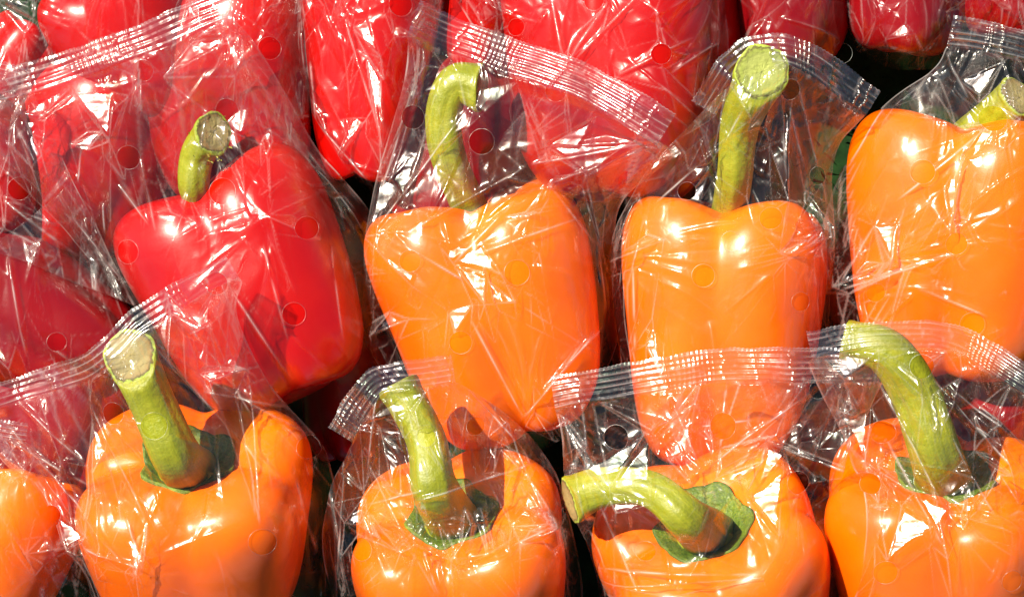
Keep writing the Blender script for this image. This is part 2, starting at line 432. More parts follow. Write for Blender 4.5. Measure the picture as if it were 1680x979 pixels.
            tag(mesh_obj('frayed_skin', V2, F2, MAT['stem_dry'], so, c), kind='stuff')
        PEP[key]['V'].append(q); PEP[key]['F'].append(sf)
    return root

OR, RD = 'orange_bell_pepper', 'red_bell_pepper'
GO, GR = 'orange bell peppers in clear bags', 'red bell peppers in clear bags'
# ---- top row (lowest layer)
pepper('T0', RD, 'red', 'small red pepper end at the left edge above the first seal', 12, 118, .034, 62, 90, 30, 0, 4, 10, 3, 0, group=GR)
pepper('T1', RD, 'red', 'bright red pepper behind the long slanting bag seal at top left', 228, 70, .040, 142, 130, -20, 8, 4, 20, 4, 0, group=GR)
pepper('T2', RD, 'red', 'red pepper seen through the bag header above the red pepper with a stem', 372, 150, .036, 158, 200, -8, 0, 3, 60, 5, 0, group=GR)
pepper('T3', RD, 'red', 'long bright red pepper pointing down between two slanting seals', 612, 70, .044, 140, 228, 4, 0, 3, 30, 6, 0, taper=0.40, group=GR)
pepper('T3b', RD, 'red', 'red pepper cut by the top edge above the slanting seal on the middle bag', 772, -30, .034, 105, 165, 0, 0, 4, 0, 8, 0, group=GR)
pepper('T4', RD, 'red', 'large red pepper with streaky reflections above the middle orange peppers', 1015, 105, .042, 192, 228, 3, 0, 4, 20, 9, 0, taper=0.14, lobe=1.2, group=GR)
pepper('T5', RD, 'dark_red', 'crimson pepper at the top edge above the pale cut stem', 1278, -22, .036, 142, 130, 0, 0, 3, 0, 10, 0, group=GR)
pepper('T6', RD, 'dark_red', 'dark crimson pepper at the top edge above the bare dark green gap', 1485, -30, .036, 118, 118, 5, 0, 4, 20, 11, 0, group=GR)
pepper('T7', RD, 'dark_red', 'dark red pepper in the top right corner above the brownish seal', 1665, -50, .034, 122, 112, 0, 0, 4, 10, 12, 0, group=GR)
pepper('T8', RD, 'red', 'red pepper low behind the crumpled header left of the browned stem', 140, 262, .022, 150, 160, 20, 0, 4, 0, 26, 0, group=GR)
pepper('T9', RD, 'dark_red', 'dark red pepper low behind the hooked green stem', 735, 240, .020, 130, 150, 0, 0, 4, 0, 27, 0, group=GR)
pepper('T11', RD, 'dark_red', 'dark red filler pepper added deep in the gap left of the wrapped green stem', 572, 650, .012, 85, 110, 0, 0, 4, 0, 29, 0, group=GR)  # added to fill an otherwise black gap with colour
# ---- middle row
pepper('M00', RD, 'red', 'red pepper cut by the left edge under the header of the long seal', -52, 285, .040, 140, 120, -30, 0, 4, 30, 13, 1, group=GR)
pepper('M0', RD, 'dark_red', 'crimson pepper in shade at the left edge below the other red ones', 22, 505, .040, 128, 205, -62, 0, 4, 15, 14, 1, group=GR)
pepper('M1', RD, 'red', 'glossy red pepper with a green stem browned at its tip', 414, 474, .046, 190, 194, -25, -4, 3, 55, 15, 1,
       stem=[(320, 310, .068), (324, 255, .073), (350, 218, .078)], srad=[34, 28, 24, 24, 27, 33], cutn=(0.55, 0.0, 0.75), dry=1, group=GR, taper=0.06, lobe=0.95)
pepper('M2', OR, 'orange', 'orange pepper with a stem hooked to the right under the slanting seal', 820, 518, .046, 188, 203, -14, 4, 4, 38, 16, 1,
       stem=[(738, 265, .070), (728, 190, .076), (748, 138, .080), (790, 146, .080)], srad=[42, 31, 27, 27, 28, 30, 37], cutn=(1, -0.08, 0.25), calyx=0, group=GO, taper=0.10, lobe=1.1)
pepper('M3', OR, 'orange', 'orange pepper with a long stem ending in a pale round cut', 1186, 545, .046, 172, 218, 2, 4, 4, 32, 17, 1,
       stem=[(1205, 290, .074), (1215, 200, .084), (1250, 118, .100)], srad=[36, 29, 27, 28, 33, 40], cutn=(0.12, -0.25, 1), cut='cut_green', group=GO, taper=0.10)
pepper('M4', OR, 'orange', 'large orange pepper with a bright white streak at the right edge', 1572, 408, .048, 198, 213, 4, 2, 4, 40, 18, 1,
       stem=[(1640, 190, .064), (1672, 160, .072)], srad=[40, 36, 36, 34], group=GO, taper=0.14)
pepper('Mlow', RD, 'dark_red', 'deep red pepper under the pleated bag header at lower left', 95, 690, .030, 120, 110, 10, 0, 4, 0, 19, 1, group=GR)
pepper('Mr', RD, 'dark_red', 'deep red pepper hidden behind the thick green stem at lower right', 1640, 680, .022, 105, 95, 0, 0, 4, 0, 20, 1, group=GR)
# ---- bottom row
pepper('B0', OR, 'orange', 'orange pepper sliver in the bottom left corner', -55, 950, .046, 150, 200, 20, 0, 4, 30, 21, 2, group=GO, taper=0.1)
pepper('B1', OR, 'orange', 'orange pepper with a thick straight stem and pale beige cut end', 326, 892, .058, 188, 186, -4, 34, 4, 42, 22, 2,
       stem=[(286, 745, .101), (250, 665, .107), (213, 583, .114)], srad=[64, 46, 38, 35, 35, 40], cutn=(-0.18, 0.12, 1), calyx=74, group=GO)
pepper('B2', OR, 'orange', 'orange pepper whose green stem is wrapped by a crumpled bag neck', 756, 962, .056, 184, 176, -6, 40, 4, 44, 23, 2,
       stem=[(712, 800, .104), (698, 720, .102), (652, 630, .100)], srad=[60, 44, 36, 32, 30, 30], calyx=70, group=GO)
pepper('B3', OR, 'orange', 'orange pepper with its stem bent flat to the left and broad calyx', 1184, 968, .058, 190, 178, -17, 44, 4, 46, 24, 2, lobe=0.85,
       stem=[(1126, 848, .110), (1068, 803, .107), (990, 800, .099), (935, 822, .093)], srad=[60, 44, 34, 29, 28, 31, 34], cutn=(-1, -0.3, 0.3), calyx=74, group=GO)
pepper('B4', OR, 'orange', 'orange pepper with a tall stem arching left below the right seals', 1552, 932, .056, 198, 195, -4, 28, 4, 38, 25, 2,
       stem=[(1535, 740, .098), (1500, 640, .104), (1455, 575, .110), (1385, 556, .108)], srad=[60, 44, 39, 38, 34, 28], calyx=76, group=GO)

# ------------------------------------------------------------------ wrapping bags
FILMS = []        # (order, V, F) coarse sheets other bags lie on
def poly_interp(P, n):
    return catmull(P, n)
def resample(P, n):
    C = catmull(P, 400); d = np.r_[0, np.cumsum(np.linalg.norm(np.diff(C[:, :2], axis=0), axis=1))]
    t = np.linspace(0, d[-1], n)
    return np.stack([np.interp(t, d, C[:, i]) for i in range(C.shape[1])], -1)
def coons(bot, top, lef, rig, nu, nv):
    B, T = resample(bot, nu), resample(top, nu); Lc, R = resample(lef, nv), resample(rig, nv)
    u = np.linspace(0, 1, nu)[None, :, None]; v = np.linspace(0, 1, nv)[:, None, None]
    P = (1 - v) * B[None] + v * T[None] + (1 - u) * Lc[:, None] + u * R[:, None]
    P -= (1 - u) * (1 - v) * B[0] + u * (1 - v) * B[-1] + (1 - u) * v * T[0] + u * v * T[-1]
    return P
def bil(a, nv, nu):
    h, w = a.shape
    y = np.linspace(0, h - 1, nv); x = np.linspace(0, w - 1, nu)
    i = np.minimum(y.astype(int), h - 2); j = np.minimum(x.astype(int), w - 2)
    f = (y - i)[:, None]; g = (x - j)[None]
    return (a[i][:, j] * (1 - f) + a[i + 1][:, j] * f) * (1 - g) + (a[i][:, j + 1] * (1 - f) + a[i + 1][:, j + 1] * f) * g
def rays(tree, X, Y):
    out = np.full(X.shape, 0.0)
    dn = Vector((0, 0, -1)); rc = tree.ray_cast
    xs, ys, o = X.ravel(), Y.ravel(), out.ravel()
    for i in range(xs.size):
        h = rc(Vector((xs[i], ys[i], 0.6)), dn, 0.6)[0]
        if h is not None: o[i] = h[2]
    return o.reshape(X.shape)
def make_tree(keys, films):
    V, F, off = [], [], 0
    for k in keys:
        for v, f in zip(PEP[k]['V'], PEP[k]['F']):
            V.append(v); F.append(f + off); off += len(v)
    for v, f in films:
        V.append(v); F.append(f + off); off += len(v)
    V = np.vstack(V); F = np.vstack(F)
    return BVHTree.FromPolygons(V.tolist(), F.tolist())
def relax(z, obs, fixed, it=500, wx=1.0, wy=1.0):
    for _ in range(it):
        a = np.pad(z, 1, 'edge')
        n = (wx * (a[1:-1, :-2] + a[1:-1, 2:]) + wy * (a[:-2, 1:-1] + a[2:, 1:-1])) / (2 * (wx + wy))
        z = np.where(fixed, z, np.maximum(obs, z + 1.0 * (n - z)))
    return z
HS = 0
def tri_interp(px, py, pts, hts, tris):
    """piecewise linear height over a triangulation -> flat facets with sharp folds"""
    out = np.zeros(px.shape)
    for t in tris:
        a, b, c = [pts[i] for i in t]
        x0, x1 = min(a[0], b[0], c[0]) - 1, max(a[0], b[0], c[0]) + 1; y0, y1 = min(a[1], b[1], c[1]) - 1, max(a[1], b[1], c[1]) + 1
        m = (px >= x0) & (px <= x1) & (py >= y0) & (py <= y1)
        if not m.any(): continue
        X, Y = px[m], py[m]
        d = (b[1] - c[1]) * (a[0] - c[0]) + (c[0] - b[0]) * (a[1] - c[1])
        if abs(d) < 1e-6: continue
        l1 = ((b[1] - c[1]) * (X - c[0]) + (c[0] - b[0]) * (Y - c[1])) / d
        l2 = ((c[1] - a[1]) * (X - c[0]) + (a[0] - c[0]) * (Y - c[1])) / d
        l3 = 1 - l1 - l2
        ins = (l1 >= -1e-4) & (l2 >= -1e-4) & (l3 >= -1e-4)
        v = out[m]; v[ins] = (l1 * hts[t[0]] + l2 * hts[t[1]] + l3 * hts[t[2]])[ins]; out[m] = v
    return out
def facets(PX, PY, u, v, rng, n, stretch, amp, hero=(), drape=None, dirn=None):
    """random folded facets in bag coordinates; hero triangles are laid to a given plane"""
    x0, x1, y0, y1 = PX.min(), PX.max(), PY.min(), PY.max()
    c = np.array([(x0 + x1) / 2, (y0 + y1) / 2])
    dv = np.array([PX[-1].mean() - PX[0].mean(), PY[-1].mean() - PY[0].mean()]); dv /= np.linalg.norm(dv)
    du = np.array([-dv[1], dv[0]])
    a = (PX - c[0]) * du[0] + (PY - c[1]) * du[1]; b = ((PX - c[0]) * dv[0] + (PY - c[1]) * dv[1]) / stretch
    R = 1.1
    pts = [(rng.uniform(a.min() * R, a.max() * R), rng.uniform(b.min() * R, b.max() * R)) for _ in range(n)]
    for s in (-1.3, 0, 1.3):
        for t in (-1.3, 0, 1.3):
            if s or t: pts.append(((a.min() + a.max()) / 2 + s * (a.max() - a.min()) / 2 * 1.1, (b.min() + b.max()) / 2 + t * (b.max() - b.min()) / 2 * 1.1))
    hts = list(rng.normal(0, amp, len(pts)))
    edges = []
    for tri, k, tilt in hero:
        tri = np.array(tri, float); cen = tri.mean(0)
        ta = (tri[:, 0] - c[0]) * du[0] + (tri[:, 1] - c[1]) * du[1]; tb = ((tri[:, 0] - c[0]) * dv[0] + (tri[:, 1] - c[1]) * dv[1]) / stretch
        # drop random points inside or too near the patch
        keep = [i for i, p in enumerate(pts) if i >= len(pts) or min(math.hypot(p[0] - ta[j], p[1] - tb[j]) for j in range(len(ta))) > 6 and not inside(p, list(zip(ta, tb)))]
        mp = {o: i for i, o in enumerate(keep)}
        edges = [(mp[i], mp[j]) for i, j in edges if i in mp and j in mp]
        pts = [pts[i] for i in keep]; hts = [hts[i] for i in keep]
        # the plane that would throw the sun at a viewer above the display
        w = W(cen[0], cen[1], 0.09); vd = np.array([0, 0, D]) - w; vd /= np.linalg.norm(vd); h = L + vd; h /= np.linalg.norm(h)
        gx, gy = -h[0] / h[2] * tilt, h[1] / h[2] * tilt
        dz = np.array([sample(PX, PY, drape, q) for q in tri])
        pl = np.array([(q[0] - cen[0]) * gx + (q[1] - cen[1]) * gy for q in tri]) * 1.0
        hh = (pl - (dz - dz.mean()) / S) * k
        hh = hh - hh.min() * 0.5
        i0 = len(pts)
        for j in range(len(tri)): pts.append((ta[j], tb[j])); hts.append(hh[j])
        edges += [(i0 + j, i0 + (j + 1) % len(tri)) for j in range(len(tri))]
    vo, eo, fo, _, _, _ = geometry.delaunay_2d_cdt([Vector(p) for p in pts], edges, [], 0, 1e-4)
    P = [(q[0], q[1]) for q in vo]
    if len(P) != len(pts):
        A_ = np.array(pts); H = [hts[int(np.argmin(((A_ - np.array(q)) ** 2).sum(1)))] for q in P]
    else: H = hts
    return tri_interp(a, b, P, H, fo)
def inside(p, poly):
    s = 0; n = len(poly)
    for i in range(n):
        a, b = poly[i], poly[(i + 1) % n]
        if (a[1] > p[1]) != (b[1] > p[1]) and p[0] < (b[0] - a[0]) * (p[1] - a[1]) / (b[1] - a[1] + 1e-12) + a[0]: s ^= 1
    return bool(s)
def sample(PX, PY, Zg, q):
    i = np.argmin((PX - q[0]) ** 2 + (PY - q[1]) ** 2); return Zg.ravel()[i]
FOLD_GLINTS = []
def add_fold_glint(o, C):
    at = o.data.attributes.new('fold_glint', 'FLOAT', 'POINT'); at.data.foreach_set('value', np.clip(C, 0, 1).astype(np.float32).ravel())
def bend_of(h, g):
    a = np.pad(h, 1, 'edge'); l = np.abs(a[1:-1, :-2] + a[1:-1, 2:] + a[:-2, 1:-1] + a[2:, 1:-1] - 4 * h)
    return np.clip((l - g * 0.5) / (g * 3.0), 0, 1)
def ridge(PX, PY, p0, p1, amp, w, bend=0.0, asym=0.5):
    p0, p1 = np.array(p0, float), np.array(p1, float); d = p1 - p0; ln = np.linalg.norm(d) + 1e-6; d /= ln; n = np.array([-d[1], d[0]])
    s = ((PX - p0[0]) * d[0] + (PY - p0[1]) * d[1]) / ln; t = (PX - p0[0]) * n[0] + (PY - p0[1]) * n[1]
    t = t - bend * ln * 4 * s * (1 - s)
    tr = t
    t = np.sign(t) * (np.sqrt(t * t + 2.2) - 1.48)
    ww = w * (0.35 + 0.65 * np.clip(s, 0, 1))
    ww = np.where(t > 0, ww * (1 + asym), ww * (1 - asym * 0.6))
    env = np.clip(s / 0.12, 0, 1) * np.clip((1 - s) / 0.25, 0, 1)
    FOLD_GLINTS.append(env * np.exp(-(tr / 1.5) ** 2) * min(1.0, abs(amp) / 6.0))
    return amp * env * np.exp(-np.abs(t) / ww)
def bag(label, row, own, top, bot, lef, rig, ztop, zside, seal=50, seed=1, nu=150, nv=230, holes=(), heroes=(), ridges=(), anchors=(),
        nface=(40, 90), amp=(13.0, 4.6), nridge=120, zref=0.085, nauto=13, smooth_on=0.30, cell=None, seam=None, back=0.42, sealpieces=None, zigzag=1.5):
    nu, nv = int(nu * 1.3), int(nv * 1.3)
    rng = np.random.default_rng(seed)
    top = np.array(top, float); bot = np.array(bot, float)
    root = link(bpy.data.objects.new('plastic_bag', None))
    tag(root, label=label, category='plastic bag', group='clear bags with one pepper each')
    # inner edge of the pressed seal
    O = resample(top, 60); tg = np.gradient(O, axis=0); tg /= np.linalg.norm(tg, axis=1)[:, None]
    nrm = np.stack([-tg[:, 1], tg[:, 0]], -1)
    if nrm[30].dot(np.array(bot).mean(0) - O[30]) < 0: nrm = -nrm
    I = O + nrm * seal
    inner = I[::6]; inner = np.vstack([inner, I[-1]]) if not np.allclose(inner[-1], I[-1]) else inner
    lefc = [bot[0]] + list(lef) + [inner[0]]; rigc = [bot[-1]] + list(rig) + [inner[-1]]
    P = coons(bot, inner, lefc, rigc, nu, nv)
    PX, PY = P[..., 0], P[..., 1]
    wob = 3.0
    edge = np.minimum(np.linspace(0, 1, nu), 1 - np.linspace(0, 1, nu))[None, :]
    PX = PX + vnoise(PX, PY, rng, 60) * wob; PY = PY + vnoise(PX, PY, rng, 60) * wob
    k = S * (D - zref) / D
    wx = (PX - 840) * k; wy = (489.5 - PY) * k
    keys = [q for q in PEP if PEP[q]['row'] < row] + list(own)
    below = [f for r_, f in FILMS if r_ < row]
    tree = make_tree(keys, below)
    cu, cv = 56, 88
    cx, cyy = bil(wx, cv, cu), bil(wy, cv, cu)
    obs = rays(tree, cx, cyy) + 0.0008
    # border heights
    vv = np.linspace(0, 1, cv); zs = np.interp(vv, np.linspace(0, 1, len(zside)), zside)
    zt = np.interp(np.linspace(0, 1, cu), np.linspace(0, 1, len(ztop)), ztop)
    fixed = np.zeros((cv, cu), bool); fixed[0] = fixed[-1] = True; fixed[:, 0] = fixed[:, -1] = True
    z = obs.copy()
    seg = np.maximum(obs[-1], zt)
    for _ in range(60): seg = np.maximum(seg, 0.5 * seg + 0.25 * (np.roll(seg, 1) + np.roll(seg, -1)))
    z[-1] = seg
    z[:, 0] = np.maximum(obs[:, 0], zs); z[:, -1] = np.maximum(obs[:, -1], zs); z[0] = np.maximum(obs[0], zs[0])
    z[-1, 0] = seg[0]; z[-1, -1] = seg[-1]
    zi = (1 - vv[:, None]) * zs[0] + vv[:, None] * seg[None]
    z = np.where(fixed, z, np.maximum(obs, zi))
    z = relax(z, obs, fixed, 700)
    contact = np.clip((z - obs) / 0.004, 0, 1)
    V = np.stack([cx, cyy, z], -1).reshape(-1, 3); Fc = grid_faces(cv, cu)
    FILMS.append((row, (V, Fc)))
    zf = bil(z, nv, nu); loose = bil(contact, nv, nu)
    # soften the coarse sampling
    for _ in range(3):
        a = np.pad(zf, 1, 'edge'); zf = (a[1:-1, :-2] + a[1:-1, 2:] + a[:-2, 1:-1] + a[2:, 1:-1] + 4 * zf) / 8
    u = np.linspace(0, 1, nu)[None, :] * np.ones((nv, 1)); v = np.linspace(0, 1, nv)[:, None] * np.ones((1, nu))
    mod = smooth_on + (1 - smooth_on) * loose
    patch = 0.45 + 0.55 * np.clip(0.5 + 1.2 * vnoise(PX, PY, rng, 90), 0, 1)
    # slim folds added and tilted to catch the sun, fanning from the places where the film is pinched
    heroes = list(heroes); anc0 = list(anchors) or [tuple(inner[0]), tuple(inner[-1])]
    hr = np.random.default_rng(seed + 500); mid = np.array([PX.mean(), PY.mean()])
    for q_ in range(nauto):
        if hr.random() < 0.7:
            a = np.array(anc0[int(hr.integers(len(anc0)))][:2], float) + hr.normal(0, 14, 2)
        else:
            ii, jj = int(hr.integers(nv)), int(hr.integers(nu)); a = np.array([PX[ii, jj], PY[ii, jj]])
        an = math.atan2(*(mid - a)[::-1]) + hr.normal(0, 0.9); ln_ = hr.uniform(28, 105); wd_ = hr.uniform(7, 20)
        e = np.array([math.cos(an), math.sin(an)]); f_ = np.array([-e[1], e[0]])
        heroes.append(((tuple(a), tuple(a + e * ln_ + f_ * wd_), tuple(a + e * ln_ * hr.uniform(0.5, 0.95) - f_ * wd_ * 0.5)), hr.uniform(0.6, 1.0), 1.0))
    h = facets(PX, PY, u, v, rng, nface[0], 2.0, amp[0], heroes, zf) 
    h2 = facets(PX, PY, u, v, rng, int(nface[1] * 1.4), 1.6, amp[1])
    fmask = np.ones_like(h)
    hm = hero_mask(PX, PY, heroes) if heroes else 0.0
    h = h * (hm + (1 - hm) * mod * patch)
    h3 = facets(PX, PY, u, v, rng, nface[1] * 4, 1.4, amp[1] * 0.34)
    h = h + h2 * mod * patch + h3 * mod * patch
    wd = np.hypot(PX[:, -1] - PX[:, 0], PY[:, -1] - PY[:, 0])[:, None]
    h = h + (np.exp(-edge * wd / 45.0) * loose) * facets(PX, PY, u, v, rng, 160, 2.6, 5.0)
    for uc in (0.05, 0.95):
        cc_ = uc + 0.02 * vnoise(v * 300, v * 0 + uc * 900, rng, 40)
        h = h + 5.0 * np.exp(-np.abs(u - cc_) * wd / 5.0) * np.clip(0.6 + 0.8 * vnoise(v * 500, v * 0 + 40, rng, 60), 0, 1)
    h += vnoise(PX, PY, rng, 45) * 1.2 * mod + vnoise(PX, PY, rng, 18) * 0.35 * mod
    FOLD_GLINTS.clear(); crs = bend_of(h, 0.55) * 0.35
    # tension folds fanning out from the anchors
    anc = list(anchors) or [tuple(inner[0]), tuple(inner[-1]), tuple(inner[len(inner) // 2])]
    dvx = np.array([PX[-1].mean() - PX[0].mean(), PY[-1].mean() - PY[0].mean()]); dvx /= np.linalg.norm(dvx)
    for i in range(nridge):
        if rng.random() < 0.62:
            a = np.array(anc[int(rng.integers(len(anc)))][:2], float) + rng.normal(0, 10, 2)
            ang = rng.uniform(0, 2 * math.pi)
            ctr = np.array([PX.mean(), PY.mean()]) - a; base_a = math.atan2(ctr[1], ctr[0]); ang = base_a + rng.normal(0, 0.5)
            ln = rng.uniform(60, 240)
            p1 = a + np.array([math.cos(ang), math.sin(ang)]) * ln; p0 = a + (p1 - a) * rng.uniform(0.0, 0.25)
        elif rng.random() < 0.5:
            i0 = int(rng.integers(int(nv * 0.85))); sd_ = rng.uniform(0.01, 0.10); j0 = int(nu * (sd_ if rng.random() < 0.5 else 1 - sd_)); p0 = np.array([PX[i0, j0], PY[i0, j0]])
            i1 = min(nv - 1, i0 + int(rng.uniform(0.08, 0.3) * nv)); j1 = int(np.clip(j0 + rng.normal(0, 0.04) * nu, 0, nu - 1)); p1 = np.array([PX[i1, j1], PY[i1, j1]])
        else:
            i0, j0 = int(rng.integers(nv)), int(rng.integers(nu)); p0 = np.array([PX[i0, j0], PY[i0, j0]])
            ang = math.atan2(dvx[1], dvx[0]) + rng.normal(0, 0.4); ln = rng.uniform(40, 170)
            p1 = p0 + np.array([math.cos(ang), math.sin(ang)]) * ln
        h += ridge(PX, PY, p0, p1, rng.uniform(1.5, 6.5) * rng.choice([1, 1, 1, -0.6]), rng.uniform(2.5, 10.0), rng.normal(0, 0.06), rng.uniform(0, 0.8)) * (0.45 + 0.55 * mod)
    for q in ridges:
        h += ridge(PX, PY, q[0], q[1], q[2] * 1.6, q[3], q[4] if len(q) > 4 else 0.0, 0.5)
    for n_, q in enumerate(FOLD_GLINTS):
        listed = n_ >= len(FOLD_GLINTS) - len(ridges)
        brk = np.clip(0.55 + 0.9 * vnoise(PX, PY, rng, 30), 0, 1)
        crs = np.maximum(crs, q * brk * (0.85 if listed else rng.uniform(0.01, 0.28) ** 1.2))
    crs = crs + 0.5 * np.clip(vnoise(u * 900, v * 60, rng, 14), 0, 1) * np.clip((v - 0.985) / 0.015, 0, 1)
    ln_e = np.clip(0.35 + 0.9 * vnoise(v * 700, v * 0 + 11, rng, 45), 0, 1)
    crs = np.maximum(crs, 0.7 * ln_e * (edge < 0.006))  # bright line painted along the side edges
    # puckers along the seal
    pk = np.clip((v - 0.90) / 0.10, 0, 1) ** 1.5
    h += pk * 3.2 * np.abs(vnoise(u * 900, v * 60, rng, 16)) + pk * 2.0 * np.abs(vnoise(u * 900, v * 160, rng, 7))
    ed = np.clip(edge / 0.03, 0, 1) * np.clip(v / 0.02, 0, 1) * np.clip((1 - v) / 0.012, 0, 1)
    h = h * ed
    fobs = rays(tree, wx, wy)
    zf = np.maximum(zf + h * S, np.where(ed < 0.01, -1, fobs + 0.0004))
    for tri, kk, tilt in heroes:
        T3 = np.array(tri, float); cen = T3.mean(0)
        dd = np.full(PX.shape, 1e9)
        sgn = np.sign(np.cross(T3[1] - T3[0], T3[2] - T3[0]))
        for a_ in range(3):
            e0, e1 = T3[a_], T3[(a_ + 1) % 3]; e = (e1 - e0) / np.linalg.norm(e1 - e0)
            dd = np.minimum(dd, sgn * (e[0] * (PY - e0[1]) - e[1] * (PX - e0[0])) + vnoise(PX, PY, rng, 14) * 1.5)
        m = dd > 0
        if m.sum() < 4: continue
        w0 = W(cen[0], cen[1], 0.09); vd = np.array([0, 0, D]) - w0; vd /= np.linalg.norm(vd); hv = L + vd; hv /= np.linalg.norm(hv)
        pl = ((PX - cen[0]) * (-hv[0] / hv[2]) + (PY - cen[1]) * (hv[1] / hv[2])) * k * 0.95
        pl = pl + (vnoise(PX, PY, rng, 24) * 1.5 + vnoise(PX * 0.4 + PY * 0.5, PY * 1.3, rng, 9) * 0.5 + h2 * 0.15) * k
        lift = max(np.median((zf - pl)[m]), np.percentile((fobs + 0.0006 - pl)[m], 80))
        bl = np.clip(dd / 4.0, 0, 1) * kk * ed
        zf = np.maximum(zf * (1 - bl) + (pl + lift) * bl, np.where(ed < 0.01, -1, fobs + 0.0004))
    G = np.stack([wx, wy, zf], -1)
    # punched holes
    hole_c = []
    Pxy = G[..., :2].copy(); kill = np.zeros((nv - 1, nu - 1), bool)
    cellm = max(np.linalg.norm(G[nv // 2, nu // 2, :2] - G[nv // 2, nu // 2 + 1, :2]), np.linalg.norm(G[nv // 2, nu // 2, :2] - G[nv // 2 + 1, nu // 2, :2]))
    for q in holes:
        hx, hy = q[0], q[1]; r = (q[2] if len(q) > 2 else 19) * k
        c = np.array([(hx - 840) * k, (489.5 - hy) * k])
        d = G[..., :2] - c; ds = np.linalg.norm(d, axis=-1)
        if ds.min() > r: continue
        sel = np.abs(ds - r) < cellm * 0.55
        G[..., :2] = np.where(sel[..., None], c + d / np.maximum(ds, 1e-9)[..., None] * r, G[..., :2])
        ds2 = np.linalg.norm(G[..., :2] - c, axis=-1)
        cen = (ds2[:-1, :-1] + ds2[1:, :-1] + ds2[:-1, 1:] + ds2[1:, 1:]) / 4
        kill |= cen < r * 0.985
        hole_c.append((c, r))
    Ff = grid_faces(nv, nu)[~kill.ravel()]
    Gf = G.reshape(-1, 3)
    f = Ff[len(Ff) // 2]
    if np.cross(Gf[f[1]] - Gf[f[0]], Gf[f[2]] - Gf[f[0]])[2] < 0: Ff = Ff[:, ::-1]
    org = np.array([*Gf[:, :2].mean(0), 0.0]); root.location = org; root.empty_display_size = 0.02
    add_fold_glint(mesh_obj('front_film', Gf, Ff, MAT['film'], root, org), crs)
    # rims of the holes
    if hole_c:
        ft = BVHTree.FromPolygons(Gf.tolist(), Ff.tolist())
        for c, r in hole_c:
            na = 48; an = np.linspace(0, 2 * math.pi, na, endpoint=False); zz = []
            for a in an:
                hh = None
                for e in (1.03, 1.08, 1.15, 1.3):
                    hh = ft.ray_cast(Vector((c[0] + math.cos(a) * r * e, c[1] + math.sin(a) * r * e, 0.6)), Vector((0, 0, -1)))[0]
                    if hh is not None: break
                zz.append(hh[2] if hh is not None else np.nan)
            zz = np.array(zz)
            if np.isnan(zz).all(): continue
            zz = np.where(np.isnan(zz), np.nanmean(zz), zz)
            zz = 0.5 * zz + 0.25 * (np.roll(zz, 1) + np.roll(zz, -1))
            RV = []; rr = 0.32 * S
            for m in range(5):
                b = 2 * math.pi * m / 5
                RV.append(np.stack([c[0] + np.cos(an) * (r + rr * math.cos(b)), c[1] + np.sin(an) * (r + rr * math.cos(b)), zz + rr * math.sin(b) + 0.0001], -1))
            RV.append(RV[0]); RV = np.array(RV)
            mesh_obj('vent_hole_rim', RV.reshape(-1, 3), grid_faces(6, na, True)[:, ::-1], MAT['rim'], root, org)
    # back sheet of the header
    if back is not None:
        bu, bv = 90, 90; i0 = int(nv * back)
        bx = bil(wx[i0:], bv, bu); by = bil(wy[i0:], bv, bu); fz = bil(zf[i0:], bv, bu)
        tree2 = make_tree([q for q in PEP if PEP[q]['row'] < row] + [q for q in PEP if PEP[q]['row'] == row and q not in own][:0], below)
        c1 = 40
        ox = rays(tree2, bil(bx, c1, c1), bil(by, c1, c1)) + 0.0006
        fx = np.zeros((c1, c1), bool); fx[-1] = True; fx[:, 0] = fx[:, -1] = True; fx[0] = True
        zb = bil(fz, c1, c1) - 0.0008
        z0 = np.where(fx, zb, np.maximum(ox, zb - 0.02)); z0[0] = np.maximum(ox[0], 0.02)
        zr = relax(z0, ox, fx, 400)
        bxp, byp = bx / k + 840, 489.5 - by / k
        ub = np.linspace(0, 1, bu)[None] * np.ones((bv, 1)); vb = np.linspace(0, 1, bv)[:, None] * np.ones((1, bu))
        hb = facets(bxp, byp, ub, vb, rng, 40, 2.2, 5.0) + facets(bxp, byp, ub, vb, rng, 110, 1.5, 1.6)
        eb = np.clip(np.minimum(ub, 1 - ub) / 0.05, 0, 1) * np.clip((1 - vb) / 0.04, 0, 1)
        zz = np.minimum(bil(zr, bv, bu) + hb * eb * S, fz - 0.0006)
        BV = np.stack([bx, by, zz], -1).reshape(-1, 3); bf = grid_faces(bv, bu); f = bf[0]
        if np.cross(BV[f[1]] - BV[f[0]], BV[f[2]] - BV[f[0]])[2] < 0: bf = bf[:, ::-1]
        add_fold_glint(mesh_obj('back_film', BV, bf, MAT['film_back'], root, org), bend_of(hb, 0.8) * 0.30)
    # pressed seal with its ribs
    ns, nw = 420, 44
    Oo = resample(O, ns); Ii = resample(I, ns)
    Ii = np.stack([resample(np.array([bil(PX, nv, ns)[-1], bil(PY, nv, ns)[-1]]).T[::20], ns)[:, 0], bil(PY, nv, ns)[-1]], -1) if False else np.stack([bil(PX, nv, ns)[-1], bil(PY, nv, ns)[-1]], -1)
    zl = bil(zf[-2:], 2, ns)[-1]
    kz = np.ones(15) / 15; zl = np.convolve(np.pad(zl, 7, 'edge'), kz, 'valid')
    s = np.linspace(0, 1, ns)[None]; w = np.linspace(0, 1, nw)[:, None]
    ln = np.linalg.norm(np.diff(O, axis=0), axis=1).sum()
    zig = np.abs(((s * ln / 7.0) % 1) - 0.5) * 2 * zigzag
    jit = vnoise(s * ln, s * 0, rng, 26) * 2.0
    SX = Ii[None, :, 0] * (1 - w) + Oo[None, :, 0] * w; SY = Ii[None, :, 1] * (1 - w) + Oo[None, :, 1] * w
